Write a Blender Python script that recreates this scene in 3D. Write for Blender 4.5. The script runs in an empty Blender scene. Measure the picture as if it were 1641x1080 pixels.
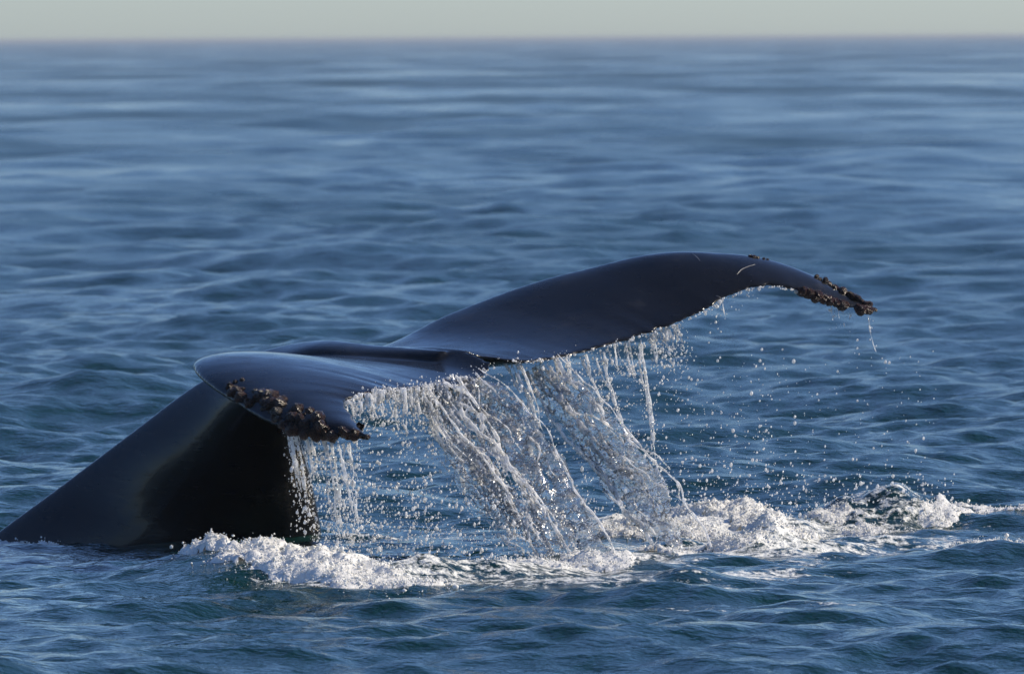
import bpy, bmesh, math, random
import numpy as np
from mathutils import Vector, Matrix
from mathutils.bvhtree import BVHTree

S = bpy.context.scene
COL = S.collection
rad = math.radians

# ------------------------------------------------------------------ camera
CAM = Vector((0.0, 0.0, 2.75))
PITCH, ROLL = 1.880, -0.28
FPX = 14588.0                                  # 200 mm lens on a 22.5 mm sensor, 1641 px wide
RW, RH = 1641.0, 1080.0
cd = bpy.data.cameras.new('camera')
cam = bpy.data.objects.new('camera', cd)
COL.objects.link(cam)
cd.sensor_width = 22.5
cd.lens = 200.0
cd.clip_start, cd.clip_end = 0.5, 120000
cd.dof.use_dof = True
cd.dof.focus_distance = 48.4
cd.dof.aperture_fstop = 5.6
CROT = Matrix.Rotation(rad(90 - PITCH), 3, 'X') @ Matrix.Rotation(rad(ROLL), 3, 'Z')
cam.matrix_world = Matrix.Translation(CAM) @ CROT.to_4x4()
S.camera = cam

# ------------------------------------------------------------------ world, sun, exposure
SUN_AZ, SUN_EL = 76.0, 32.0                    # degrees right of the view direction, above the horizon
w = bpy.data.worlds.new('World')
S.world = w
w.use_nodes = True
wn, wl = w.node_tree.nodes, w.node_tree.links
sky = wn.new('ShaderNodeTexSky')
sky.sky_type = 'NISHITA'
sky.sun_disc = False
sky.sun_elevation = rad(SUN_EL)
sky.sun_rotation = rad(SUN_AZ)
sky.altitude = 0
sky.air_density = 1.0
sky.dust_density = 0.45
sky.ozone_density = 2.5
wb = wn.new('ShaderNodeMix')                    # the camera's cool white balance, even over the whole sky
wb.data_type = 'RGBA'; wb.blend_type = 'MULTIPLY'; wb.inputs['Factor'].default_value = 1.0
wb.inputs[7].default_value = (0.655, 0.79, 1.065, 1)
wl.new(sky.outputs[0], wb.inputs[6])
wl.new(wb.outputs[2], wn['Background'].inputs[0])
wn['Background'].inputs[1].default_value = 0.118

sl = bpy.data.lights.new('sun', 'SUN')
sl.energy = 5.0
sl.angle = rad(0.53)
sl.color = (1.0, 0.88, 0.70)
sun = bpy.data.objects.new('sun', sl)
COL.objects.link(sun)
SD = Vector((math.sin(rad(SUN_AZ)) * math.cos(rad(SUN_EL)), math.cos(rad(SUN_AZ)) * math.cos(rad(SUN_EL)), math.sin(rad(SUN_EL))))
sun.rotation_euler = SD.to_track_quat('Z', 'Y').to_euler()
sun.location = (20, 30, 30)

S.view_settings.view_transform = 'Standard'
S.view_settings.look = 'None'
S.view_settings.exposure = 0.35
S.view_settings.gamma = 1.0
S.view_settings.use_curve_mapping = False
cy = S.cycles
cy.max_bounces = 14
cy.transmission_bounces = 12
cy.transparent_max_bounces = 64
cy.glossy_bounces = 5
cy.diffuse_bounces = 3
cy.volume_bounces = 0
cy.caustics_reflective = False
cy.caustics_refractive = False
cy.blur_glossy = 0.3
cy.sample_clamp_indirect = 25.0
cy.use_denoising = True

# ------------------------------------------------------------------ helpers
def at(px, py, Y):
    """world point at world depth Y along the sight line through a photo pixel"""
    d = CROT @ Vector(((px - RW / 2) / FPX, (RH / 2 - py) / FPX, -1.0))
    return CAM + d * (Y / d.y)

def atw(px, py, z=0.0):
    """world point on the level z along the sight line through a photo pixel"""
    d = CROT @ Vector(((px - RW / 2) / FPX, (RH / 2 - py) / FPX, -1.0))
    return CAM + d * ((z - CAM.z) / d.z)

def tag(o, label=None, cat=None, group=None, kind=None):
    for k, v in (('label', label), ('category', cat), ('group', group), ('kind', kind)):
        if v:
            o[k] = v
    return o

def mesh_obj(name, verts, faces, mat, parent=None, smooth=True):
    me = bpy.data.meshes.new(name)
    me.from_pydata([tuple(v) for v in verts], [], faces)
    if smooth:
        me.polygons.foreach_set('use_smooth', [True] * len(me.polygons))
    me.update()
    o = bpy.data.objects.new(name, me)
    COL.objects.link(o)
    if mat:
        me.materials.append(mat)
    if parent:
        o.parent = parent
    return o

def np_mesh(name, V, F, mat):
    """fast mesh from numpy arrays; F is (n,3) or (n,4)"""
    me = bpy.data.meshes.new(name)
    V = np.asarray(V, np.float32); F = np.asarray(F, np.int32)
    n, k = F.shape
    me.vertices.add(len(V)); me.vertices.foreach_set('co', V.ravel())
    me.loops.add(n * k); me.loops.foreach_set('vertex_index', F.ravel())
    me.polygons.add(n)
    me.polygons.foreach_set('loop_start', np.arange(0, n * k, k, dtype=np.int32))
    me.polygons.foreach_set('use_smooth', np.ones(n, bool))
    me.update(calc_edges=True)
    me.validate()
    if mat:
        me.materials.append(mat)
    o = bpy.data.objects.new(name, me)
    COL.objects.link(o)
    return o

def _hash(ix, iy, seed):
    h = (ix.astype(np.int64) * 374761393 + iy.astype(np.int64) * 668265263 + seed * 1442695041) & 0xFFFFFFFF
    h = ((h ^ (h >> 13)) * 1274126177) & 0xFFFFFFFF
    h = h ^ (h >> 16)
    return (h & 0xFFFF) / 65535.0

def vnoise(x, y, seed=0):
    """smooth value noise, -1..1"""
    x = np.asarray(x, float); y = np.asarray(y, float)
    ix, iy = np.floor(x), np.floor(y)
    fx, fy = x - ix, y - iy
    ux, uy = fx * fx * fx * (fx * (fx * 6 - 15) + 10), fy * fy * fy * (fy * (fy * 6 - 15) + 10)
    a, b = _hash(ix, iy, seed), _hash(ix + 1, iy, seed)
    c, d = _hash(ix, iy + 1, seed), _hash(ix + 1, iy + 1, seed)
    return 2 * (a + (b - a) * ux + (c - a) * uy + (a - b - c + d) * ux * uy) - 1

def fbm(x, y, seed=0, oct=4, gain=.5):
    s, a, t = 0.0, 1.0, 0.0
    for k in range(oct):
        s = s + a * vnoise(x * 2.03 ** k + 7.1 * k, y * 2.03 ** k - 3.7 * k, seed + k)
        t += a; a *= gain
    return s / t

def sstep(a, b, x):
    t = np.clip((x - a) / (b - a), 0, 1)
    return t * t * (3 - 2 * t)

def catmull(ks, P, s):
    """cubic Hermite through points P at knots ks, evaluated at s (numpy)"""
    ks = np.asarray(ks, float); P = np.asarray(P, float)
    M = np.zeros_like(P)
    d = np.diff(P, axis=0) / np.diff(ks)[:, None]
    M[1:-1] = (d[:-1] * np.diff(ks)[1:, None] + d[1:] * np.diff(ks)[:-1, None]) / (ks[2:] - ks[:-2])[:, None]
    M[0], M[-1] = d[0], d[-1]
    s = np.atleast_1d(np.clip(s, ks[0], ks[-1]))
    i = np.clip(np.searchsorted(ks, s) - 1, 0, len(ks) - 2)
    h = (ks[i + 1] - ks[i])[:, None]
    t = ((s - ks[i]) / h[:, 0])[:, None]
    return ((2 * t**3 - 3 * t**2 + 1) * P[i] + (t**3 - 2 * t**2 + t) * h * M[i]
            + (-2 * t**3 + 3 * t**2) * P[i + 1] + (t**3 - t**2) * h * M[i + 1])

# ------------------------------------------------------------------ materials
def mat(name):
    m = bpy.data.materials.new(name)
    m.use_nodes = True
    nt = m.node_tree
    return m, nt.nodes, nt.links, nt.nodes['Principled BSDF']

def setp(b, **kw):
    for k, v in kw.items():
        b.inputs[k.replace('_', ' ')].default_value = v

def texco(nodes, links, scale=(1, 1, 1), rot=(0, 0, 0)):
    tc = nodes.new('ShaderNodeTexCoord')
    mp = nodes.new('ShaderNodeMapping')
    mp.inputs['Scale'].default_value = scale
    mp.inputs['Rotation'].default_value = rot
    links.new(tc.outputs['Object'], mp.inputs['Vector'])
    return mp.outputs[0]

def noise(nodes, links, vec, scale, detail=4, rough=.55):
    n = nodes.new('ShaderNodeTexNoise')
    n.inputs['Scale'].default_value = scale
    n.inputs['Detail'].default_value = detail
    n.inputs['Roughness'].default_value = rough
    links.new(vec, n.inputs['Vector'])
    return n.outputs['Fac']

def ramp(nodes, links, fac, stops):
    r = nodes.new('ShaderNodeValToRGB')
    e = r.color_ramp.elements
    while len(e) < len(stops):
        e.new(0.5)
    for k, (p, c) in enumerate(stops):
        e[k].position = p
        e[k].color = (c, c, c, 1) if not isinstance(c, tuple) else (*c, 1)
    links.new(fac, r.inputs[0])
    return r.outputs[0]

def bump(nodes, links, h, strength, dist, prev=None):
    b = nodes.new('ShaderNodeBump')
    b.inputs['Strength'].default_value = strength
    b.inputs['Distance'].default_value = dist
    links.new(h, b.inputs['Height'])
    if prev:
        links.new(prev, b.inputs['Normal'])
    return b.outputs[0]

# sea water, with froth where the mesh carries the foam attribute
M_SEA, n, l, b = mat('sea_water')
setp(b, Base_Color=(0.002, 0.022, 0.020, 1), Roughness=0.06, IOR=1.333)
v = texco(n, l, (1.0, 1.0, 1.0))
v2 = texco(n, l, (0.8, 1.25, 1.0), (0, 0, .35))
nb = bump(n, l, noise(n, l, v, 3.2, 4, .6), 1.0, 0.046)
nb = bump(n, l, noise(n, l, v2, 12.0, 3, .6), 1.0, 0.012, nb)
l.new(nb, b.inputs['Normal'])
ra_ = n.new('ShaderNodeAttribute'); ra_.attribute_name = 'ripple_roughness'
gust = texco(n, l, (.05, .012, 1.0))                  # wind patches: rougher and smoother water
gm = n.new('ShaderNodeMath'); gm.operation = 'MULTIPLY'
l.new(ramp(n, l, noise(n, l, gust, 1.0, 5, .65), [(.36, .45), (.64, 1.5)]), gm.inputs[0])
l.new(ra_.outputs['Fac'], gm.inputs[1])
l.new(gm.outputs[0], b.inputs['Roughness'])
fo = n.new('ShaderNodeBsdfPrincipled')
setp(fo, Base_Color=(0.70, 0.70, 0.65, 1), Roughness=0.45, IOR=1.33)
fb = bump(n, l, noise(n, l, v, 30.0, 3, .6), 1.0, 0.02, nb)
l.new(fb, fo.inputs['Normal'])
at_ = n.new('ShaderNodeAttribute'); at_.attribute_name = 'foam'
lace = n.new('ShaderNodeMath'); lace.operation = 'ADD'
fine = ramp(n, l, noise(n, l, v, 16.0, 6, .7), [(.25, 0.0), (.75, 1.0)])
sb = n.new('ShaderNodeMath'); sb.operation = 'SUBTRACT'; sb.inputs[1].default_value = .5
l.new(fine, sb.inputs[0])
l.new(at_.outputs['Fac'], lace.inputs[0]); l.new(sb.outputs[0], lace.inputs[1])
cut = ramp(n, l, lace.outputs[0], [(.47, 0.0), (.72, 1.0)])
mx = n.new('ShaderNodeMixShader')
l.new(cut, mx.inputs[0]); l.new(b.outputs[0], mx.inputs[1]); l.new(fo.outputs[0], mx.inputs[2])
l.new(mx.outputs[0], n['Material Output'].inputs[0])

# wet whale skin
M_SKIN, n, l, b = mat('whale_skin')
v = texco(n, l)
c = ramp(n, l, noise(n, l, v, 3.0, 6, .6), [(.3, (.004, .004, .004)), (.62, (.008, .0075, .007)), (.78, (.030, .028, .026))])
l.new(c, b.inputs['Base Color'])
setp(b, Roughness=0.3, IOR=1.35, Specular_IOR_Level=.38, Coat_Weight=.25, Coat_Roughness=.07, Coat_IOR=1.33)
st = texco(n, l, (3.0, 3.0, 14.0), (0.0, 0.25, 0.0))
rr = ramp(n, l, noise(n, l, st, 2.2, 4, .6), [(.3, .13), (.7, .30)])
l.new(rr, b.inputs['Roughness'])
nb = bump(n, l, noise(n, l, st, 2.2, 4, .6), .16, .012)
nb = bump(n, l, noise(n, l, v, 60.0, 3, .5), .2, .004, nb)
l.new(nb, b.inputs['Normal'])

# pale scar tissue
M_SCAR, n, l, b = mat('scar_tissue')
setp(b, Base_Color=(.075, .075, .08, 1), Roughness=.4)

# barnacle shell
def barnacle_mat(name, c0, c1):
    m, n, l, b = mat(name)
    v = texco(n, l)
    l.new(ramp(n, l, noise(n, l, v, 2.5, 4, .7), [(.35, c0), (.7, c1)]), b.inputs['Base Color'])
    setp(b, Roughness=.22, IOR=1.45)
    l.new(bump(n, l, noise(n, l, v, 5.0, 4, .6), .7, .25), b.inputs['Normal'])
    return m
M_BARN = [barnacle_mat('barnacle_brown', (.012, .006, .004), (.075, .034, .017)),
          barnacle_mat('barnacle_red', (.015, .004, .004), (.055, .014, .011)),
          barnacle_mat('barnacle_grey', (.022, .019, .015), (.15, .125, .095))]

# falling water: clear film and white, air-filled ropes
def fall_mat(name, glass, lo, hi, nscale, cut, ripple=(24.0, 5, .045)):
    """wavy clear water with white aerated flecks; most of it lets light straight through"""
    m, n, l, b = mat(name)
    setp(b, Base_Color=(.97, .985, 1, 1), Roughness=.18, IOR=1.33, Transmission_Weight=1.0)
    v = texco(n, l)
    nb = bump(n, l, noise(n, l, v, ripple[0], ripple[1], .6), 1.0, ripple[2])
    l.new(nb, b.inputs['Normal'])
    gl = n.new('ShaderNodeBsdfGlossy'); gl.inputs['Roughness'].default_value = .17
    l.new(nb, gl.inputs['Normal'])
    tp = n.new('ShaderNodeBsdfTransparent')
    fr = n.new('ShaderNodeFresnel'); fr.inputs[0].default_value = 1.4
    l.new(nb, fr.inputs['Normal'])
    film = n.new('ShaderNodeMixShader')
    l.new(fr.outputs[0], film.inputs[0]); l.new(tp.outputs[0], film.inputs[1]); l.new(gl.outputs[0], film.inputs[2])
    clear = n.new('ShaderNodeMixShader'); clear.inputs[0].default_value = glass
    l.new(film.outputs[0], clear.inputs[1]); l.new(b.outputs[0], clear.inputs[2])
    tr = n.new('ShaderNodeBsdfTranslucent'); tr.inputs[0].default_value = (.97, .975, .98, 1)
    df = n.new('ShaderNodeBsdfDiffuse'); df.inputs[0].default_value = (.97, .975, .98, 1)
    m1 = n.new('ShaderNodeMixShader'); m1.inputs[0].default_value = .38
    l.new(tr.outputs[0], m1.inputs[1]); l.new(df.outputs[0], m1.inputs[2])
    m2 = n.new('ShaderNodeMixShader')
    l.new(ramp(n, l, noise(n, l, v, nscale, 5, .7), [(cut - .07, lo), (cut + .07, hi)]), m2.inputs[0])
    l.new(clear.outputs[0], m2.inputs[1]); l.new(m1.outputs[0], m2.inputs[2])
    l.new(m2.outputs[0], n['Material Output'].inputs[0])
    return m
M_FALL = fall_mat('falling_film', .3, .02, .42, 11.0, .57, (11.0, 3, .06))
M_ROPE = fall_mat('falling_rope', .14, .07, .95, 17.0, .475)
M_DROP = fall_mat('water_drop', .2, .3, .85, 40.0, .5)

# thick froth
M_FROTH, n, l, b = mat('froth')
setp(b, Base_Color=(.84, .83, .79, 1), Roughness=.25, IOR=1.33)
v = texco(n, l)
nb = bump(n, l, noise(n, l, v, 45.0, 3, .6), 1.0, .012)
l.new(nb, b.inputs['Normal'])
tr = n.new('ShaderNodeBsdfTranslucent'); tr.inputs[0].default_value = (.9, .9, .86, 1)
mx = n.new('ShaderNodeMixShader'); mx.inputs[0].default_value = .25
l.new(b.outputs[0], mx.inputs[1]); l.new(tr.outputs[0], mx.inputs[2])
l.new(mx.outputs[0], n['Material Output'].inputs[0])

# ------------------------------------------------------------------ sea surface
rng = np.random.default_rng(11)
NW = 150
lam = np.exp(rng.uniform(math.log(.16), math.log(11.0), NW))
wdir = 1.45 * rng.normal(0.1, 0.62, NW)                      # travel direction about the view axis
kx, ky = np.sin(wdir) * 2 * np.pi / lam, -np.cos(wdir) * 2 * np.pi / lam
slope = 0.0255 * np.exp(-(np.log(lam / .85) / 1.4) ** 2) + .004
amp = slope * lam / (2 * np.pi) * rng.uniform(.6, 1.3, NW)
pha = rng.uniform(0, 2 * np.pi, NW)
NX = 44                                                # extra short chop and a few longer seas
lam2 = np.concatenate([np.exp(rng.uniform(math.log(.17), math.log(.5), 26)), np.exp(rng.uniform(math.log(3.0), math.log(14.0), 18))])
wd2 = rng.normal(0.1, 0.95, NX)
sl2 = np.where(lam2 < 1, .031, .016)
lam = np.concatenate([lam, lam2]); slope = np.concatenate([slope, sl2])
kx = np.concatenate([kx, np.sin(wd2) * 2 * np.pi / lam2]); ky = np.concatenate([ky, -np.cos(wd2) * 2 * np.pi / lam2])
amp = np.concatenate([amp, sl2 * lam2 / (2 * np.pi)]); pha = np.concatenate([pha, rng.uniform(0, 2 * np.pi, NX)])
NW += NX

# (x, y, rx, ry, height) humps of the water churned up by the whale
def W(px, py):
    p = atw(px, py); return p.x, p.y
HUMPS = []
def hump(px, Y, rx, ry, h):
    HUMPS.append(((px - 820.5) / FPX * Y, Y, rx, ry, h))
hump(430, 46.7, .55, .50, .07)
hump(350, 47.2, .22, .35, .07)
hump(600, 46.2, .60, .35, .05)
hump(1180, 50.9, .34, .45, .10)
hump(1040, 50.7, .40, .40, .09)
hump(1400, 51.3, .45, .40, .22)
hump(1250, 48.6, .28, .25, .11)
hump(1600, 47.9, .35, .25, .08)
hump(520, 45.0, 1.3, .30, .045)
hump(1000, 44.6, 1.6, .28, .05)
hump(900, 47.9, .8, .5, .03)

FOAMS = []                                              # (x, y, rx, ry, strength)
def foam(px, py, rx, ry, s):
    x, y = W(px, py); FOAMS.append((x, y, rx, ry, s))
foam(345, 905, .20, .55, .95)
foam(430, 915, .35, .7, .85)
foam(530, 930, .45, .7, .9)
foam(640, 935, .45, .6, .75)
foam(760, 920, .5, .7, .68)
foam(880, 915, .5, .5, .7)
foam(1000, 905, .4, .6, .75)
foam(1050, 850, .7, .9, .8)
foam(1160, 850, .5, 1.2, .85)
foam(1250, 870, .45, .6, .9)
foam(1330, 850, .6, .8, .55)
foam(1420, 845, .7, .9, .45)
foam(1580, 815, .5, .5, .75)
foam(1600, 872, .35, .35, .6)
foam(1180, 922, .6, .22, .66)
foam(1020, 942, .7, .2, .6)
foam(1290, 905, .3, .2, .55)
foam(1160, 975, .6, .14, .45)
foam(1400, 975, .3, .12, .42)
foam(20, 868, .4, .5, .6)
foam(90, 872, .25, .3, .4)
foam(640, 862, .9, .9, .42)
foam(820, 935, 1.2, .35, .62)
foam(1200, 885, 1.1, .8, .72)
foam(1400, 868, .9, .6, .62)
foam(1450, 820, .6, .6, .45)

def sea_height(x, y, dx, dy):
    """height of the water, waves longer than the local mesh spacing only"""
    h = np.zeros_like(x)
    calm = 1 - .95 * np.exp(-(((x - .3) / 3.6) ** 2 + ((y - 48.2) / 4.0) ** 2) ** 1.5)      # the whale's slick flattens the longer seas
    for i in range(NW):
        f = sstep(2.0, 3.4, 6.2832 / (abs(kx[i]) * dx + abs(ky[i]) * dy))
        if np.isscalar(f) or f.max() > 0:
            p = np.sin(kx[i] * x + ky[i] * y + pha[i])
            h += (f * calm if lam[i] > 1.3 else f) * amp[i] * (p + .25 * p * p - .12)
    near = (np.abs(x) < 14) & (y > 36) & (y < 62)
    if near.any():
        xn, yn = x[near], y[near]
        hh = np.zeros_like(xn)
        wx, wy = xn + .08 * fbm(xn * 3, yn * 3, 5), yn + .15 * fbm(xn * 3, yn * 3, 6)
        turb = np.zeros_like(xn)
        for (cx, cy_, rx, ry, a) in HUMPS:
            g = np.exp(-((wx - cx) / rx) ** 2 - ((wy - cy_) / ry) ** 2)
            hh += a * g
            turb += (a / .1) * g
        for (cx, cy_, rx, ry, a) in FOAMS:
            turb += .6 * a * np.exp(-((wx - cx) / rx) ** 2 - ((wy - cy_) / ry) ** 2)
        turb = np.clip(turb, 0, 1.3)
        hh += turb * (.045 * fbm(xn * 4.5, yn * 3.0, 21, 4, .6) + .012 * np.abs(fbm(xn * 14, yn * 10, 31, 3, .6)))
        h[near] += hh
    return h

def foam_mask(x, y):
    m = np.zeros_like(x)
    wx, wy = x + .16 * fbm(x * 2.6, y * 2.0, 41), y + .3 * fbm(x * 2.6, y * 2.0, 42)
    for (cx, cy_, rx, ry, a) in FOAMS:
        m = np.maximum(m, a * np.exp(-(((wx - cx) / rx) ** 2 + ((wy - cy_) / ry) ** 2) ** 1.3))
    return m + np.where(m > .05, .22 * fbm(x * 5, y * 3.2, 43, 4, .6), 0)

def axis_x():
    a = list(np.arange(0, 4.2, .048)); d = .048
    while a[-1] < 40000:
        d *= 1.09; a.append(a[-1] + d)
    a = np.array(a)
    return np.concatenate([-a[:0:-1], a])
def axis_y():
    a = list(np.arange(38.5, 52.5, .053))
    while a[-1] < 60000:
        a.append(a[-1] + .053 * (a[-1] / 52.5) ** 2.05)
    bk, d = [38.5], .042
    while bk[-1] > -20000:
        d *= 1.12; bk.append(bk[-1] - d)
    return np.array(bk[:0:-1] + a)
ax, ay = axis_x(), axis_y()
X, Y = np.meshgrid(ax, ay)
DX, DY = np.meshgrid(np.gradient(ax), np.gradient(ay))
Z = sea_height(X.ravel(), Y.ravel(), DX.ravel(), DY.ravel())
nx, ny = len(ax), len(ay)
idx = np.arange(nx * ny).reshape(ny, nx)
F = np.stack([idx[:-1, :-1], idx[:-1, 1:], idx[1:, 1:], idx[1:, :-1]], -1).reshape(-1, 4)
sea = np_mesh('sea', np.stack([X.ravel(), Y.ravel(), Z], -1), F, M_SEA)
tag(sea, kind='structure')
fm = np.zeros(nx * ny)
nearm = (np.abs(X.ravel()) < 8) & (Y.ravel() > 40) & (Y.ravel() < 60)
fm[nearm] = foam_mask(X.ravel()[nearm], Y.ravel()[nearm])
# ripples too small for the mesh at that distance become micro-roughness
var = np.zeros(nx * ny)
for i in range(NW):
    f_ = sstep(2.0, 3.4, 6.2832 / (abs(kx[i]) * DX.ravel() + abs(ky[i]) * DY.ravel()))
    var += .05 * (1 - f_ ** 2) * (slope[i] ** 2) / 2
var += .0008 * sstep(.3, 3.0, np.maximum(DX, DY).ravel())
rg = np.sqrt(np.sqrt(2 * np.maximum(var, 6e-6)))
rg = np.clip(rg, .04, .55)
sea.data.attributes.new('ripple_roughness', 'FLOAT', 'POINT').data.foreach_set('value', rg.astype(np.float32))
fa = sea.data.attributes.new('foam', 'FLOAT', 'POINT')
fa.data.foreach_set('value', fm.astype(np.float32))
print('SEA', nx, ny, len(F))

def sea_z(x, y):
    x = np.atleast_1d(np.asarray(x, float)); y = np.atleast_1d(np.asarray(y, float))
    return sea_height(x, y, np.full_like(x, .048), np.full_like(x, .05))

# ------------------------------------------------------------------ the whale's tail
LE = [(-1.0, 592, 704, 46.75), (-.965, 528, 700, 46.83), (-.89, 448, 684, 47.03), (-.77, 375, 645, 47.4), (-.62, 322, 607, 47.8),
      (-.49, 309, 586, 48.15), (-.35, 334, 577, 48.6), (-.18, 405, 583, 49.0), (0.0, 480, 590, 49.45), (.11, 545, 582, 49.65),
      (.2, 610, 560, 49.8), (.4, 720, 505, 50.0), (.64, 919, 437, 50.24), (.84, 1122, 407, 50.34), (.945, 1267, 433, 50.34),
      (.985, 1350, 470, 50.26), (1.0, 1403, 498, 50.19)]
TE = [(-1.0, 592, 706, 46.75), (-.95, 574, 680, 46.95), (-.84, 556, 646, 47.25), (-.70, 600, 630, 47.5), (-.52, 650, 625, 47.8),
      (-.34, 700, 622, 48.1), (-.16, 754, 612, 48.35), (-.075, 781, 599, 48.5), (-.03, 786, 581, 48.6), (0.0, 746, 562, 48.78), (.03, 766, 570, 48.86), (.08, 800, 575, 48.86),
      (.17, 840, 579, 48.9), (.3, 900, 572, 49.15), (.48, 1000, 547, 49.45), (.66, 1100, 511, 49.7), (.79, 1180, 472, 49.9),
      (.875, 1235, 458, 50.0), (.94, 1300, 472, 50.05), (.98, 1362, 494, 50.12), (1.0, 1403, 503, 50.19)]
NSEC, NC = 240, 22
ss = np.sin(np.linspace(-1, 1, NSEC) * math.pi / 2 * .96) / math.sin(math.pi / 2 * .96)
Lp = catmull([q[0] for q in LE], [at(*q[1:]) for q in LE], ss)
Tp = catmull([q[0] for q in TE], [at(*q[1:]) for q in TE], ss)
chord = Tp - Lp
cl = np.linalg.norm(chord, axis=1)
spand = np.gradient((Lp + Tp) / 2, axis=0)
Nn = np.cross(spand, chord)
Nn /= np.linalg.norm(Nn, axis=1)[:, None] + 1e-9
Nn *= np.sign(Nn[:, 2:3])
for _ in range(12):                                   # calm the frame towards the tips
    Nn[1:-1] = (Nn[:-2] + 2 * Nn[1:-1] + Nn[2:]) / 4
    Nn /= np.linalg.norm(Nn, axis=1)[:, None]
# scalloped trailing edge
scal = .012 * np.abs(vnoise(ss * 17, ss * 0, 3)) + .010 * vnoise(ss * 41, ss * 0, 4) + .006 * vnoise(ss * 90, ss * 0, 8)
wsc = sstep(.0, .12, 1 - np.abs(ss))
Tp = Tp - chord / (cl[:, None] + 1e-6) * (scal * wsc)[:, None]
thick = .055 + .03 * np.exp(-(np.abs(ss) / .3) ** 2) + .075 * (1 - np.abs(ss) ** 2.5) + .05 * np.exp(-((ss + .48) / .22) ** 2)
thick *= .35 + .65 * sstep(0, .05, 1 - np.abs(ss))
camb = np.interp(ss, [-1, -.8, -.45, -.12, 0, .12, .45, .8, 1], [.02, .03, .02, .0, .0, .0, -.015, .01, .015])
rows = []
cc = (1 - np.cos(np.linspace(0, math.pi, NC))) / 2
cc = np.where(cc > .5, .5 + (cc - .5), cc)
prof = np.sqrt(np.clip(cc, 0, 1)) * (1 - cc) ** .9 * 2.05     # blunt nose, thin tail
te_t = .011
V = []
for i in range(NSEC):
    base = Lp[i][None] + (Tp[i] - Lp[i])[None] * cc[:, None]
    bow = 4 * cc * (1 - cc) * camb[i]
    half = prof * thick[i] * .5 + te_t * .5 * sstep(0, .2, cc) * (.5 + .5 * sstep(0, .05, 1 - abs(ss[i])))
    up = base + Nn[i][None] * (bow + half)[:, None]
    dn = base + Nn[i][None] * (bow - half)[:, None]
    ring = np.concatenate([up, dn[::-1][:-1]])        # closed ring
    V.append(ring)
V = np.array(V)
nr = V.shape[1]
fv = V.reshape(-1, 3)
ff = []
for i in range(NSEC - 1):
    for j in range(nr):
        k = (j + 1) % nr
        ff.append((i * nr + j, i * nr + k, (i + 1) * nr + k, (i + 1) * nr + j))
verts = [tuple(p) for p in fv]
for i in (0, NSEC - 1):
    ci = len(verts); verts.append(tuple(V[i].mean(0)))
    for j in range(nr):
        k = (j + 1) % nr
        ff.append((ci, i * nr + j, i * nr + k) if i == 0 else (ci, i * nr + k, i * nr + j))

# tail stock: dorsal and ventral keel lines, flanks bulging between them
DK = [(0.0, -230, 1060, 51.0), (.12, -80, 912, 50.75), (.2, -14, 860, 50.6), (.32, 100, 776, 50.42), (.44, 205, 697, 50.2), (.58, 322, 611, 49.95),
      (.7, 425, 561, 49.62), (.8, 515, 545, 49.35), (.9, 600, 553, 49.08), (1.0, 715, 561, 48.76)]
VK = [(0.0, 560, 1250, 50.3), (.12, 545, 1020, 50.25), (.2, 528, 930, 50.2), (.32, 512, 835, 50.1), (.44, 497, 765, 49.95), (.58, 482, 700, 49.75),
      (.7, 490, 640, 49.5), (.8, 530, 606, 49.28), (.9, 610, 592, 49.05), (1.0, 705, 594, 48.78)]
HW = [(0.0, .52), (.2, .42), (.4, .33), (.6, .26), (.75, .22), (.88, .17), (1.0, .06)]
NT, NA = 60, 40
tt = np.linspace(0, 1, NT)
Dp = catmull([q[0] for q in DK], [at(*q[1:]) for q in DK], tt)
Vp = catmull([q[0] for q in VK], [at(*q[1:]) for q in VK], tt)
hw = np.interp(tt, [q[0] for q in HW], [q[1] for q in HW])
cen = (Dp + Vp) / 2
tan = np.gradient(cen, axis=0); tan /= np.linalg.norm(tan, axis=1)[:, None]
o0 = len(verts)
for i in range(NT):
    dv = (Dp[i] - Vp[i]) / 2
    sd = np.cross(tan[i], dv); sd /= np.linalg.norm(sd)
    for j in range(NA):
        a = 2 * math.pi * j / NA
        cv, sn = math.cos(a), math.sin(a)
        vv = math.copysign(abs(cv) ** .92, cv)
        wv = math.copysign(abs(sn) ** 1.5, sn) * (1 - .18 * cv)    # keeled section, fullest below the middle
        verts.append(tuple(cen[i] + dv * vv + sd * hw[i] * wv))
for i in range(NT - 1):
    for j in range(NA):
        k = (j + 1) % NA
        ff.append((o0 + i * NA + j, o0 + i * NA + k, o0 + (i + 1) * NA + k, o0 + (i + 1) * NA + j))
for i in (0, NT - 1):
    ci = len(verts); verts.append(tuple(cen[i]))
    for j in range(NA):
        k = (j + 1) % NA
        ff.append((ci, o0 + i * NA + j, o0 + i * NA + k))

def remeshed(name, verts, faces, mat, voxel, smooth_it, parent=None, fac=.5):
    me = bpy.data.meshes.new(name + '_raw')
    me.from_pydata(verts, [], faces)
    bm = bmesh.new(); bm.from_mesh(me)
    bmesh.ops.recalc_face_normals(bm, faces=bm.faces)
    bm.to_mesh(me); bm.free()
    o = bpy.data.objects.new(name, me)
    COL.objects.link(o)
    m = o.modifiers.new('r', 'REMESH'); m.mode = 'VOXEL'; m.voxel_size = voxel; m.use_smooth_shade = True
    if smooth_it:
        m = o.modifiers.new('s', 'SMOOTH'); m.iterations = smooth_it; m.factor = fac
    dg = bpy.context.evaluated_depsgraph_get(); dg.update()
    out = bpy.data.meshes.new_from_object(o.evaluated_get(dg))
    o.modifiers.clear()
    o.data = out; out.name = name
    bpy.data.meshes.remove(me)
    out.polygons.foreach_set('use_smooth', [True] * len(out.polygons))
    out.materials.clear(); out.materials.append(mat)
    if parent:
        o.parent = parent
    return o

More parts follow.
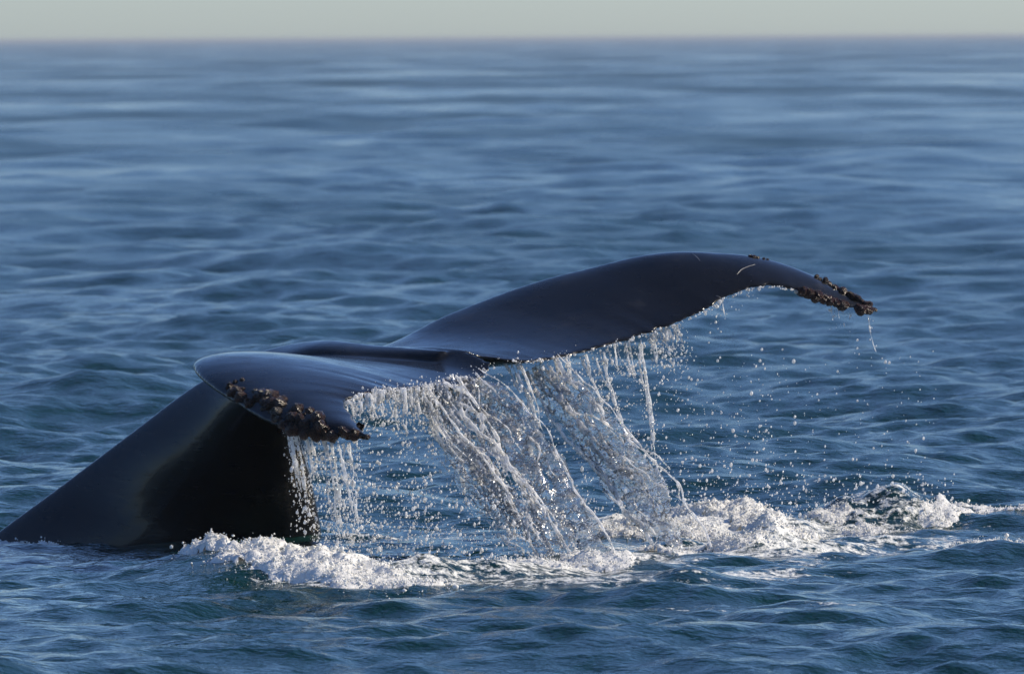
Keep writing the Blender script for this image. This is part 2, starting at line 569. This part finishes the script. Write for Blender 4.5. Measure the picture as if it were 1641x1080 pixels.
whale = bpy.data.objects.new('whale', None)
COL.objects.link(whale)
whale.empty_display_size = .3
tag(whale, 'dark humpback whale raising its dripping barnacled tail flukes as it dives', 'whale')
tail = remeshed('tail', verts, ff, M_SKIN, .0138, 7, whale)
print('TAIL', len(tail.data.polygons))
BV = BVHTree.FromPolygons([v.co for v in tail.data.vertices], [p.vertices for p in tail.data.polygons])
def hit(px, py):
    d = (at(px, py, 49.0) - CAM).normalized()
    return BV.ray_cast(CAM, d)
#MORE

# scars on the upper skin
for path in ([(1181, 440), (1190, 431), (1210, 424), (1240, 417)], [(1108, 406), (1116, 412), (1122, 419)], [(1147, 474), (1155, 478), (1160, 484)],
             [(368, 566), (375, 563), (381, 560)]):
    pts = [hit(x, y) for x, y in path]
    pts = [(p[0], p[1]) for p in pts if p[0] is not None]
    if len(pts) < 2:
        continue
    ks = list(range(len(pts)))
    P = catmull(ks, [p[0] - p[1] * .001 for p in pts], np.linspace(0, ks[-1], 22)) if len(pts) > 2 else np.linspace(pts[0][0], pts[1][0], 22)
    vs, fs = [], []
    for i, p in enumerate(P):
        loc, nor, _, _ = BV.find_nearest(Vector(p))
        side = (Vector(P[min(i + 1, 21)]) - Vector(P[max(i - 1, 0)])).cross(nor).normalized()
        r = .0034 * math.sin(math.pi * (i + .5) / 22) ** .4
        for a in range(5):
            an = 2 * math.pi * a / 5
            vs.append(loc + side * r * math.cos(an) + nor * .0025 * math.sin(an))
    for i in range(21):
        for a in range(5):
            c_ = (a + 1) % 5
            fs.append((i * 5 + a, i * 5 + c_, i * 5 + 5 + c_, i * 5 + 5 + a))
    mesh_obj('scar', vs, fs, M_SCAR, whale)

# barnacles: ribbed cups and round stalked heads, shared meshes
def barnacle_mesh(k, prof, seg, matl):
    vs, fs = [], []
    rnd = random.Random(k)
    for (r, z) in prof:
        for a in range(seg):
            an = 2 * math.pi * a / seg
            q = r * (1 + (.14 if a % 2 else -.06) * (1 if z < .95 else .5) + rnd.uniform(-.07, .07))
            vs.append((q * math.cos(an), q * math.sin(an), z + rnd.uniform(-.05, .05)))
    for i in range(len(prof) - 1):
        for a in range(seg):
            c_ = (a + 1) % seg
            fs.append((i * seg + a, i * seg + c_, (i + 1) * seg + c_, (i + 1) * seg + a))
    vs.append((0, 0, prof[-1][1] - .04)); o_ = (len(prof) - 1) * seg
    for a in range(seg):
        fs.append((o_ + a, o_ + (a + 1) % seg, len(vs) - 1))
    me = bpy.data.meshes.new('barnacle')
    me.from_pydata(vs, [], fs)
    me.polygons.foreach_set('use_smooth', [True] * len(me.polygons))
    me.materials.append(matl)
    return me
CUP = [(1.0, -.35), (1.0, .15), (.86, .55), (.58, .85), (.40, .88), (.26, .62)]
BULB = [(.55, -.4), (.7, .1), (1.0, .6), (.95, 1.1), (.55, 1.5), (.2, 1.62)]
KNOB = [(.9, -.4), (1.05, .2), (.9, .7), (.5, 1.0), (.15, 1.08)]
BM = [barnacle_mesh(1, CUP, 10, M_BARN[0]), barnacle_mesh(2, CUP, 10, M_BARN[2]), barnacle_mesh(3, BULB, 9, M_BARN[1]),
      barnacle_mesh(4, KNOB, 9, M_BARN[0]), barnacle_mesh(5, KNOB, 10, M_BARN[1]), barnacle_mesh(6, BULB, 9, M_BARN[0])]
PXM = 49.0 / FPX
rb = random.Random(5)
nbarn = 0
def barnacle(p, kinds, rpx, nearest=True):
    global nbarn
    if nearest:
        loc, nor, _, _ = BV.find_nearest(p)
    else:
        loc, nor = p
    o = bpy.data.objects.new('barnacle', BM[rb.choice(kinds)])
    COL.objects.link(o)
    r = rpx * PXM
    nor = (nor + Vector((rb.uniform(-.3, .3), rb.uniform(-.3, .3), rb.uniform(-.3, .3)))).normalized()
    o.matrix_world = Matrix.Translation(loc - nor * r * .15) @ nor.to_track_quat('Z', 'Y').to_matrix().to_4x4() @ Matrix.Rotation(rb.uniform(0, 6.28), 4, 'Z') @ Matrix.Diagonal((r, r, r * rb.uniform(.75, 1.15), 1))
    o.parent = whale
    nbarn += 1
# near fluke tip: a crust along the leading edge
band = [(0, 366, 622, 5), (.12, 392, 632, 10), (.28, 424, 643, 17), (.45, 462, 664, 21), (.62, 502, 683, 22), (.8, 542, 697, 15), (.93, 572, 706, 9), (1, 588, 708, 4)]
for k in range(120):
    t = rb.random() ** .95
    x, y, hwid = catmull([q[0] for q in band], [q[1:] for q in band], t)[0]
    off = rb.uniform(-1, 1) * hwid
    h = hit(x + off * .35, y - off * .93)
    size = rb.choice([2.5, 3.5, 4.5, 5.5, 7, 9.5, 12]) * (1 if .1 < t < .85 else .65)
    if h[0] is None:
        barnacle(at(x, y, 46.95), [0, 3, 5], size)
    else:
        barnacle((h[0], h[1]), [0, 0, 1, 3, 3, 5], size, False)
for k in range(34):                                   # the same crust wraps round below the edge
    t = rb.uniform(.3, .97)
    x, y, hwid = catmull([q[0] for q in band], [q[1:] for q in band], t)[0]
    barnacle(at(x - 3, y + hwid + 8, 47.0 - .25 * t), [0, 3, 4, 5], rb.uniform(4.5, 8.5))
for (x, y, r) in ((368, 620, 7), (376, 612, 5), (388, 608, 4), (420, 632, 9), (424, 645, 8), (452, 640, 9), (476, 655, 10), (466, 668, 8), (488, 680, 9), (455, 690, 10), (505, 698, 9)):
    h = hit(x, y)
    barnacle((h[0], h[1]) if h[0] else at(x, y, 47), [0, 3] if h[0] else [0], r, h[0] is None)
for (x, y, r) in ((584, 704, 5), (589, 707, 5), (578, 710, 5), (592, 704, 4), (570, 712, 6)):
    barnacle(at(x, y, 46.78), [0, 1, 3], r)
for (x, y, r) in ((556, 643, 4), (558, 660, 4), (565, 672, 3.5), (603, 640, 4), (612, 652, 4.5), (626, 640, 5), (598, 650, 5)):
    barnacle(at(x, y, 47.4), [4, 2], r)
# far fluke tip: a row along the leading edge, a clump below the trailing edge, a knob on the tip
for (x, y, r) in ((1203, 408, 4), (1208, 409, 5), (1214, 411, 4), (1224, 414, 2.5), (1230, 416, 2.5), (1309, 438, 4.5), (1314, 439, 4), (1322, 443, 5), (1328, 445, 5.5), (1332, 447, 4.5),
                  (1338, 452, 6), (1343, 455, 5), (1351, 456, 8), (1356, 460, 6), (1366, 466, 8), (1373, 468, 7), (1381, 478, 5), (1388, 482, 6), (1394, 485, 6), (1398, 490, 5), (1362, 470, 6)):
    for dy in range(0, 40):
        h = hit(x, y - 8 + dy)
        if h[0] is not None:
            break
    if h[0] is None:
        h = BV.find_nearest(at(x, y, 50.25))
    barnacle((h[0], Vector((.15, .1, 1))), [0, 3, 4, 4, 5], r, False)
for k in range(46):
    t = rb.random()
    barnacle(at(1278 + 84 * t, 470 + 20 * t + rb.uniform(0, 10), 50.0 + rb.uniform(-.02, .05)), [2, 4, 4, 3], rb.uniform(5, 9.5))
for k in range(16):
    barnacle(at(1376 + rb.uniform(0, 24), 490 + rb.uniform(0, 14), 50.15 + rb.uniform(-.05, .05)), [4, 4, 3, 2], rb.uniform(5, 8.5))

# ------------------------------------------------------------------ falling water
ICO_V, ICO_F = None, None
def ico(sub):
    bm = bmesh.new(); bmesh.ops.create_icosphere(bm, subdivisions=sub, radius=1)
    bm.verts.index_update()
    v_ = np.array([q.co[:] for q in bm.verts]); f_ = np.array([[q.index for q in f.verts] for f in bm.faces])
    bm.free(); return v_, f_
ICO1, ICO2 = ico(1), ico(2)
ra = np.random.default_rng(3)

def blobs(cs, rs, sub=1, stretch=None):
    """many small rounded lumps as one vertex/face list"""
    v_, f_ = ICO1 if sub == 1 else ICO2
    cs = np.asarray(cs); rs = np.asarray(rs)
    n_ = len(cs)
    sc = ra.uniform(.75, 1.3, (n_, 1, 3)) if stretch is None else np.array(stretch)[None, None] * ra.uniform(.8, 1.2, (n_, 1, 3))
    jit = 1 + .10 * ra.standard_normal((n_, len(v_), 1)) * (sub == 1)
    V_ = cs[:, None] + v_[None] * rs[:, None, None] * sc * jit
    F_ = f_[None] + (np.arange(n_) * len(v_))[:, None, None]
    return V_.reshape(-1, 3), F_.reshape(-1, 3)

def tube(vs, fs, P, R, sides, e1=None, e2=None, flat=None, rip=None):
    """closed tube along P; flat gives a half-width per point for a ribbon-like section"""
    o_ = len(vs)
    T = np.gradient(P, axis=0); T /= np.linalg.norm(T, axis=1)[:, None] + 1e-9
    E2 = np.array([.25, -1, .05]); 
    for i in range(len(P)):
        s1 = np.cross(T[i], E2); s1 /= np.linalg.norm(s1) + 1e-9
        s2 = np.cross(s1, T[i])
        for a in range(sides):
            an = 2 * math.pi * a / sides
            wv = R[i] if flat is None else flat[i]
            q = P[i] + s1 * math.cos(an) * wv + s2 * math.sin(an) * R[i]
            if rip is not None:
                q = q + s2 * rip(i, math.cos(an) * wv)
            vs.append(tuple(q))
    for i in range(len(P) - 1):
        for a in range(sides):
            c_ = (a + 1) % sides
            fs.append((o_ + i * sides + a, o_ + i * sides + c_, o_ + (i + 1) * sides + c_, o_ + (i + 1) * sides + a))
    for i in (0, len(P) - 1):
        fs.append(tuple(o_ + i * sides + a for a in range(sides)))

n_stream = 0
def stream(label, path, strands=3, r=.007, sheet=0.0, rims=(0, 0), voxel=.005, seed=0, beads=0, group=None, wig=.35, thin=.55, torn=.75, shortest=.6, ribbons=((0, 1, 0, 1),)):
    """path: (px, py, depth, width px) from the fluke's edge down"""
    global n_stream
    n_stream += 1
    rs = np.random.default_rng(100 + seed)
    P0 = np.array([at(p[0], p[1] - (7 if k_ == 0 else 0), p[2] + (.03 if k_ == 0 else 0))[:] for k_, p in enumerate(path)])
    W0 = np.array([[p[3] * PXM * .5] for p in path])
    k0 = np.concatenate([[0], np.cumsum(np.linalg.norm(np.diff(P0, axis=0), axis=1))])
    L = k0[-1]
    m = max(8, int(L / .012))
    t = np.linspace(0, L, m)
    if len(path) > 2:
        P = catmull(k0, P0, t); Wd = catmull(k0, W0, t)[:, 0]
    else:
        P = P0[0] + (P0[1] - P0[0]) * (t / L)[:, None]; Wd = np.interp(t, k0, W0[:, 0])
    T = np.gradient(P, axis=0); T /= np.linalg.norm(T, axis=1)[:, None]
    E2 = np.array([.25, -1, .05])
    A1 = np.cross(T, E2); A1 /= np.linalg.norm(A1, axis=1)[:, None]
    vs, fs, sv, sf = [], [], [], []
    fade = 1 - thin * (t / L) ** 1.5
    for k in range(strands):
        b0 = rs.uniform(-1, 1) if strands > 1 else 0
        b = np.clip(b0 + wig * 2 * fbm(t * 3.2, np.full(m, k * 9.7 + seed), seed + 3, 3), -1.2, 1.2)
        dpt = .35 * Wd * fbm(t * 2.5, np.full(m, k * 5.3 + 2), seed + 9, 2) + .004 * rs.standard_normal()
        R = r * rs.uniform(.6, 1.25) * (.55 + .75 * np.abs(vnoise(t * 22, np.full(m, k * 3.1), seed + 5)) + .35 * vnoise(t * 60, np.full(m, k * 1.7), seed + 6)) * fade
        R = np.maximum(R, voxel * .72)
        i0 = int(m * rs.uniform(0, .025)) if strands > 2 else 0
        i1 = m if strands < 3 else int(m * rs.uniform(shortest, 1.0))
        Q = P + A1 * (b * Wd)[:, None] + np.array([0, 1, 0]) * dpt[:, None]
        live = vnoise(t * 14, np.full(m, k * 2.3), seed + 44) > -1.05 + .95 * torn * (t / L) ** .8 * 1.6
        live[:i0] = False; live[i1:] = False
        a0 = None
        for i in range(m + 1):
            on = i < m and live[i]
            if on and a0 is None:
                a0 = i
            if not on and a0 is not None:
                if i - a0 >= 3:
                    taper = np.minimum(1, .35 + .5 * np.minimum(np.arange(i - a0), np.arange(i - a0)[::-1]))
                    if a0 == 0:
                        taper[0:2] = 1
                    tube(vs, fs, Q[a0:i], R[a0:i] * taper, 7)
                a0 = None
    if sheet:
        for q, (bc, bw, f0, f1) in enumerate(ribbons):
            edge = (1 + .5 * fbm(t * 6, np.full(m, 3.3 + q), seed + 20 + q, 4, .6)) * bw
            edge *= np.clip((t / L - f0) / .1 + (.9 if f0 == 0 else .2), 0, 1) * np.clip((f1 - t / L) / .14 + .12, 0, 1)
            cb = bc + .35 * fbm(t * 3, np.full(m, 1.3 + q), seed + 25, 3)
            Rr = sheet * (.75 + .6 * vnoise(t * 9, np.full(m, .7 + q), seed + 21))
            def rip(i, u, q=q):
                return float(.02 * fbm(np.array([t[i] * 3.0]), np.array([u * 26.0 + q]), seed + 22, 3)[0])
            i0, i1 = int(f0 * m), int(f1 * m)
            tube(sv, sf, (P + A1 * (cb * Wd)[:, None] + np.array([0, .03 * q, 0]))[i0:i1], np.maximum(Rr, .003)[i0:i1], 32, flat=(Wd * edge)[i0:i1],
                 rip=lambda i, u, i0=i0: rip(i + i0, u))
    for sgn, rr in zip((-1, 1), rims):
        if rr:
            R = rr * (.7 + .6 * np.abs(vnoise(t * 26, np.full(m, sgn), seed + 30))) * (.75 + .6 * (t / L))
            b = sgn * (1 + .22 * fbm(t * 5, np.full(m, 3.3), seed + 20, 3))
            tube(vs, fs, P + A1 * (b * Wd)[:, None], R, 8)
    o = remeshed('water_stream', vs, fs, M_ROPE, voxel, 3)
    if sv:                                                # clear film between the white ropes
        o2 = remeshed('film', sv, sf, M_FALL, voxel, 3)
        bm = bmesh.new(); bm.from_mesh(o.data); k_ = len(bm.faces); bm.from_mesh(o2.data)
        bm.faces.ensure_lookup_table()
        for f in bm.faces[k_:]:
            f.material_index = 1
        bm.to_mesh(o.data); bm.free()
        o.data.materials.append(M_FALL)
        me2 = o2.data; bpy.data.objects.remove(o2); bpy.data.meshes.remove(me2)
    tag(o, label, 'water', group)
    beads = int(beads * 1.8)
    if beads:                                             # torn-off drops, plus white ones added as glints; all go to the spray
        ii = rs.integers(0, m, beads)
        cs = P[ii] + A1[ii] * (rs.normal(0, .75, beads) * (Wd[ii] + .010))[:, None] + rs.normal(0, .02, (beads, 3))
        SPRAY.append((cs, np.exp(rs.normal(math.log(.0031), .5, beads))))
    return o
SPRAY = []
G1 = 'thin strands of water falling from the flukes'
# the two great falls either side of the notch
stream('broad clear sheet of water pouring from the fluke beside the notch, bright along its edge',
       [(738, 612, 48.42, 62), (800, 660, 48.2, 78), (856, 740, 47.9, 84), (905, 830, 47.6, 84), (955, 915, 47.4, 92)], 9, .0065, .0055, (.006, .012), .0048, 1, 420, ribbons=((.45, .6, 0, 1), (-.4, .55, .05, 1)))
stream('frothy ropes of water on the whale side of the clear falling sheet',
       [(690, 622, 48.1, 70), (735, 690, 48.0, 80), (790, 770, 47.75, 70), (850, 850, 47.5, 72), (895, 920, 47.3, 70)], 24, .0085, .005, (.006, 0), .0048, 2, 700, wig=.5, shortest=.75, ribbons=((.1, .5, 0, .7), (-.2, .45, .35, 1)))
stream('thin veil of water hanging between the frothy ropes and the spray',
       [(668, 626, 48.0, 30), (700, 680, 47.9, 44), (750, 750, 47.75, 60), (800, 820, 47.6, 44), (858, 912, 47.35, 26)], 8, .006, .0055, (.008, .004), .0048, 3, 420, ribbons=((-.1, .8, .25, .8),))
stream('wide twisted fall of water under the raised far fluke, splashing down in the froth',
       [(868, 588, 49.1, 60), (915, 645, 49.0, 84), (975, 715, 48.85, 88), (1042, 795, 48.65, 88), (1108, 892, 48.4, 80)], 18, .0075, .0055, (.006, .012), .0048, 4, 700, wig=.45, shortest=.78, ribbons=((.35, .6, 0, 1), (-.35, .55, .05, .8)))
stream('lumpy rope of water falling beside the notch under the far fluke',
       [(818, 584, 48.9, 34), (842, 630, 48.88, 34), (862, 680, 48.85, 24), (880, 730, 48.8, 14)], 7, .0075, 0, (0, 0), .005, 5, 90)
stream('short thick spout of water leaning against the twisted fall',
       [(900, 580, 49.15, 22), (908, 615, 49.12, 18), (918, 655, 49.1, 14)], 4, .009, 0, (0, 0), .005, 6, 20)
# long thin strands below the far fluke
for k, pth in enumerate(([(938, 575, 49.3, 16), (955, 615, 49.3, 10), (975, 672, 49.28, 8)], [(960, 572, 49.36, 14), (978, 625, 49.35, 8), (1000, 690, 49.3, 7), (1018, 738, 49.28, 6)],
                          [(1018, 552, 49.5, 16), (1030, 605, 49.5, 9), (1042, 670, 49.48, 7), (1048, 720, 49.45, 8), (1054, 762, 49.42, 7)], [(985, 560, 49.42, 20), (990, 580, 49.42, 16), (994, 600, 49.42, 6)],
                          [(1005, 555, 49.46, 8), (1012, 585, 49.46, 7), (1024, 622, 49.44, 5)], [(1045, 535, 49.6, 8), (1050, 560, 49.6, 7), (1055, 592, 49.6, 4)])):
    stream(('thin strand of water beside the short thick spout', 'crooked thin strand of water between two straighter ones', 'longest thin strand of water, reaching down to the foam', 'stubby bright spout of water under the middle of the far fluke', 'thin strand of water next to the longest one', 'faint thread of water beside the bright frayed tuft')[k], pth, 4, .0066, 0, (0, 0), .004, 10 + k, 60, G1, .95, .3, .5, .7)
stream('bright frayed tuft of water shaken off the raised far fluke', [(1066, 530, 49.66, 34), (1076, 558, 49.65, 34), (1088, 590, 49.64, 24)], 20, .0062, 0, (0, 0), .004, 20, 140, None, .8, .5, .9, .35)
for k, (x, y, ln, Yd) in enumerate(((1140, 492, 34, 49.82), (1157, 483, 28, 49.86), (1170, 478, 22, 49.9), (1205, 464, 20, 49.95), (1332, 490, 34, 50.1), (1343, 496, 28, 50.1), (1352, 497, 32, 50.12), (1360, 495, 30, 50.12))):
    stream('hair-thin drip of water below the end of the far fluke', [(x, y, Yd, 3), (x + 2, y + ln * .5, Yd, 3), (x + 6, y + ln, Yd, 3)], 1, .0046, 0, (0, 0), .003, 30 + k, 5, 'drips below the end of the far fluke')
stream('curving drip of water trailing from the very tip of the far fluke', [(1391, 508, 50.18, 4), (1396, 535, 50.18, 4), (1403, 560, 50.17, 4), (1411, 576, 50.17, 3)], 1, .0048, 0, (0, 0), .003, 40, 6)
# curtain along the near fluke's trailing edge
for k, (x, y, ln, wd, Yd) in enumerate(((566, 650, 44, 22, 47.25), (588, 636, 50, 22, 47.4), (606, 630, 60, 16, 47.5), (623, 628, 46, 16, 47.6), (641, 628, 100, 16, 47.72), (660, 626, 60, 20, 47.85), (680, 624, 70, 24, 47.97), (703, 621, 70, 26, 48.1))):
    stream('short bright drape of water hanging from the near fluke\'s trailing edge', [(x, y, Yd, wd), (x + 3, y + ln * .5, Yd - .01, wd * .9), (x + 12, y + ln, Yd - .03, wd * .5)], 15, .0056, 0, (0, 0), .004, 50 + k, 80, 'drapes of water along the near fluke', .75, .5, 1.15, .3)
stream('bright crumpled lobe of water leaving the near fluke just before the notch', [(735, 611, 48.32, 52), (742, 635, 48.28, 52), (752, 662, 48.24, 34)], 14, .008, .006, (.005, .005), .0048, 60, 40)
# strands under the barnacled near tip
for k, pth in enumerate(([(466, 696, 46.98, 12), (476, 740, 46.98, 14), (486, 790, 46.98, 10), (498, 838, 46.98, 6)], [(490, 702, 46.94, 20), (500, 745, 46.94, 14), (508, 790, 46.94, 10)],
                          [(516, 712, 46.9, 24), (530, 765, 46.9, 20), (537, 820, 46.9, 16), (545, 880, 46.9, 12)], [(552, 716, 46.85, 18), (560, 765, 46.85, 14), (568, 815, 46.85, 9), (576, 855, 46.85, 5)])):
    stream(('ragged strand of water falling across the black tail stock', 'short forked strand of water in front of the tail stock\'s edge', 'longest rope of water hanging from the barnacled near tip', 'tapering strand of water under the very end of the near tip')[k], pth, 7, .0062, 0, (0, 0), .0042, 70 + k, 110, 'strands under the barnacled near tip', .5, .4)
#FOAM
# ------------------------------------------------------------------ spray
def scatter(nn, poly, Y0, Y1, r, sg=.4, seed=0):
    sg = .55; r = r * .78; nn = int(nn * 1.25)
    """loose drops: px/py region (x0,x1,y0,y1), depth range, median radius"""
    rs = np.random.default_rng(seed)
    px = rs.uniform(poly[0], poly[1], nn); py = poly[2] + (poly[3] - poly[2]) * rs.beta(1.4, 1.1, nn)
    cs = np.array([at(a, b_, c_)[:] for a, b_, c_ in zip(px, py, rs.uniform(Y0, Y1, nn))])
    return cs, np.exp(rs.normal(math.log(r), sg, nn))
def above(cs, rs_):
    k = cs[:, 2] > sea_z(cs[:, 0], cs[:, 1]) - .005
    return cs[k], rs_[k]
def drops(name, label, sets, mat_=None, sub=1):
    cs = np.concatenate([q[0] for q in sets]); rs_ = np.concatenate([q[1] for q in sets])
    cs, rs_ = above(cs, np.minimum(rs_, .013))
    V_, F_ = blobs(cs, rs_, sub, (.85, .85, 1.25))
    o = np_mesh(name, V_, F_, mat_ or M_DROP)
    return tag(o, label, 'spray', None, 'stuff')
rs = np.random.default_rng(8)
ii = np.nonzero(((ss > .1) & (ss < .93)) | ((ss > -.86) & (ss < -.1)))[0]  # small drops added along the trailing edges to give a line of glints
jj = rs.choice(ii[:-1], 420); fr_ = rs.random((420, 1))
cs = Tp[jj] * (1 - fr_) + Tp[jj + 1] * fr_ + rs.normal(0, .004, (420, 3)) + np.array([.004, -.004, -.004])
V_, F_ = blobs(cs, np.exp(rs.normal(math.log(.0042), .45, 420)), 1)
tag(np_mesh('spray', V_, F_, M_DROP), 'beads of water clinging along the trailing edges of the flukes, added for their glints', 'spray', None, 'stuff')
drops('spray', 'glittering drops torn loose along the falling streams of water, with white ones added as glints', SPRAY)
drops('spray', 'dense rain of drops between the near fluke\'s tip and the frothy ropes',
      [scatter(900, (500, 700, 690, 900), 46.9, 47.9, .0040, .4, 1), scatter(1300, (520, 850, 760, 905), 46.8, 48.0, .0040, .4, 2), scatter(250, (465, 580, 700, 860), 46.85, 47.1, .0042, .4, 3)])
drops('spray', 'sparse drops scattered through the air below the raised far fluke',
      [scatter(330, (930, 1250, 580, 800), 48.8, 50.0, .0036, .4, 4), scatter(230, (1100, 1500, 560, 800), 48.8, 50.4, .0032, .4, 5), scatter(120, (930, 1110, 560, 660), 49.2, 49.7, .0036, .4, 6)])
drops('spray', 'fine droplets thrown up above the churned foam', [scatter(260, (930, 1300, 735, 830), 49.5, 51.3, .0038, .4, 7), scatter(320, (1250, 1530, 755, 830), 50.5, 51.6, .0040, .4, 8)])
rs = np.random.default_rng(77)
big = [(1272, 579, 4.0), (1419, 580, 3.6), (1425, 581, 3.6), (1218, 578, 3.6), (1150, 578, 3.6), (1154, 573, 2.6), (1221, 560, 2.8), (1254, 560, 2.4), (1374, 545, 2.8), (1374, 558, 2.2), (1274, 678, 3.5),
       (1175, 690, 4), (1178, 698, 3.2), (1108, 608, 3.2), (1104, 605, 2.6), (1118, 609, 2.4), (1070, 586, 3), (1096, 706, 3), (1206, 737, 3.4), (1109, 734, 4), (1115, 737, 2.8), (1230, 755, 3), (1374, 642, 2.6), (1400, 718, 2.8), (1136, 549, 2.2), (1138, 533, 2.2)]
for (px, py, rp) in big:
    v_, f_ = ICO2
    c_ = at(px, py, 49.6)
    o = mesh_obj('water_drop', v_ * np.array([.9, .9, 1.15]) * rp * PXM * rs.uniform(.6, .85), [tuple(int(q) for q in f) for f in f_], M_DROP)
    o.location = c_
    tag(o, 'single round water drop falling clear of the raised far fluke', 'drop', 'single drops below the far fluke')

# ------------------------------------------------------------------ white water
def froth(label, parts, seed, nblob, rblob, cut=.46, lump=.035, res=(.017, .024)):
    """a heap of froth: raised crust with ragged edges plus bubbles and flecks; parts = (px, depth, rx, ry, height)"""
    PP = [((p[0] - 820.5) / FPX * p[1], p[1], p[2], p[3], p[4]) for p in parts]
    x0 = min(p[0] - 1.7 * p[2] for p in PP); x1 = max(p[0] + 1.7 * p[2] for p in PP)
    y0 = min(p[1] - 1.7 * p[3] for p in PP); y1 = max(p[1] + 1.7 * p[3] for p in PP)
    gx, gy = np.meshgrid(np.arange(x0, x1, res[0]), np.arange(y0, y1, res[1]))
    def field(x, y):
        wx, wy = x + .12 * fbm(x * 4, y * 3, seed), y + .2 * fbm(x * 4, y * 3, seed + 1)
        m = np.zeros_like(x); h = np.zeros_like(x)
        for (cx, cy_, rx, ry, a) in PP:
            g = np.exp(-((wx - cx) / rx) ** 2 - ((wy - cy_) / ry) ** 2)
            m = np.maximum(m, g); h = np.maximum(h, a * g)
        m = m + .42 * fbm(x * 7, y * 5, seed + 2, 5, .66) * sstep(.08, .3, m)
        e = sstep(cut, cut + .25, m)
        rough = np.abs(fbm(x * 9, y * 7, seed + 3, 5, .62))
        fine_ = fbm(x * 26, y * 20, seed + 4, 3, .6)
        return m, sea_z(x.ravel(), y.ravel()).reshape(x.shape) + e * (h * (.42 + .7 * rough) + lump * .7 * rough + .008 * fine_) - .012 * (1 - e)
    m, z = field(gx, gy)
    keep = m > cut - .02
    qx = np.stack([gx, gy, z], -1).reshape(-1, 3)
    iy, ix = gx.shape
    ind = np.arange(iy * ix).reshape(iy, ix)
    q = np.stack([ind[:-1, :-1], ind[:-1, 1:], ind[1:, 1:], ind[1:, :-1]], -1).reshape(-1, 4)
    ok = keep.ravel()[q].all(1)
    q = q[ok]
    used, inv = np.unique(q, return_inverse=True)
    Vf = qx[used]; q = inv.reshape(-1, 4)
    Ff = np.concatenate([q[:, [0, 1, 2]], q[:, [0, 2, 3]]])
    rs_ = np.random.default_rng(seed); nblob = int(nblob * 1.15); rblob *= .60
    xs, ys = rs_.uniform(x0, x1, nblob * 5), rs_.uniform(y0, y1, nblob * 5)
    mb, zb = field(xs, ys)
    sel = np.nonzero(rs_.random(len(xs)) < sstep(cut - .30, cut + .10, mb))[0][:nblob]
    rr = np.exp(rs_.normal(math.log(rblob), .5, len(sel)))
    cs = np.stack([xs[sel], ys[sel], zb[sel] + rr * .2 + rs_.exponential(.008, len(sel)) * (rs_.random(len(sel)) < .35)], -1)
    Vb, Fb = blobs(cs, np.minimum(rr, .03), 1)
    o = np_mesh('sea_foam', np.concatenate([Vf, Vb]), np.concatenate([Ff, Fb + len(Vf)]), M_FROTH)
    return tag(o, label, 'foam', None, 'stuff')
froth('heap of white froth in front of the whale\'s tail stock', [(335, 47.1, .16, .30, 0.072), (400, 46.6, .25, .4, 0.066), (480, 46.1, .32, .5, 0.055), (565, 45.7, .32, .5, 0.039), (655, 45.5, .32, .4, 0.028), (470, 48.2, .25, .2, 0.028)], 301, 5440, 0.0053)
froth('pale froth where the two great falls of water land', [(800, 47.0, .35, .3, 0.017), (880, 47.0, .25, .3, 0.028), (960, 47.2, .25, .3, 0.033), (1080, 48.2, .25, .35, 0.033), (730, 46.8, .3, .3, 0.017)], 302, 3740, 0.0046)
froth('tumbled white water piled behind the twisted fall', [(1000, 50.2, .35, .5, 0.055), (1090, 50.0, .35, .6, 0.050), (1180, 50.9, .22, .35, 0.094), (1120, 51.0, .3, .35, 0.055), (1220, 50.4, .25, .4, 0.050)], 303, 6120, 0.0053)
froth('rounded white wavelet of foam beyond the twisted fall', [(1210, 48.7, .16, .22, 0.050), (1250, 48.7, .20, .22, 0.061), (1290, 48.8, .14, .2, 0.039), (1170, 48.4, .2, .2, 0.028)], 304, 2210, 0.0050)
froth('foam flecks scattered over the dark green swell beside the white water', [(1330, 51.0, .22, .35, 0.011), (1400, 50.6, .35, .3, 0.008), (1480, 50.9, .25, .3, 0.011), (1350, 50.0, .4, .3, 0.006)], 305, 4420, 0.0043, .62)
froth('long streak of foam lying on the water past the dark green swell', [(1570, 51.6, .25, .35, 0.017), (1640, 51.4, .25, .3, 0.017), (1530, 51.2, .16, .25, 0.022)], 306, 1190, 0.0050)
froth('low breaking crest of foam alone on open water', [(1530, 48.6, .10, .16, 0.033), (1590, 48.4, .2, .16, 0.033), (1640, 48.3, .2, .16, 0.033)], 307, 1360, 0.0046, .44)
froth('scrap of foam where the tail stock enters the water', [(10, 50.3, .15, .3, 0.017), (50, 49.6, .15, .25, 0.011)], 308, 442, 0.0043)
# ------------------------------------------------------------------ sea haze
M_HAZE, n, l, b = mat('haze_air')
n.remove(b)
pv = n.new('ShaderNodeVolumePrincipled')
pv.inputs['Color'].default_value = (.52, .56, .60, 1)
pv.inputs['Density'].default_value = 1.5e-4
pv.inputs['Anisotropy'].default_value = .0
l.new(pv.outputs[0], n['Material Output'].inputs['Volume'])
hx, hy0, hy1, hz0, hz1 = 38000, -18000, 58000, -1.9, 3.4
vs = [(x, y, z) for z in (hz0, hz1) for x, y in ((-hx, hy0), (hx, hy0), (hx, hy1), (-hx, hy1))]
haze = mesh_obj('haze', vs, [(3, 2, 1, 0), (4, 5, 6, 7), (0, 1, 5, 4), (1, 2, 6, 5), (2, 3, 7, 6), (3, 0, 4, 7)], M_HAZE, None, False)
tag(haze, 'thin pale sea haze lying over the far water', 'haze', None, 'stuff')
#END
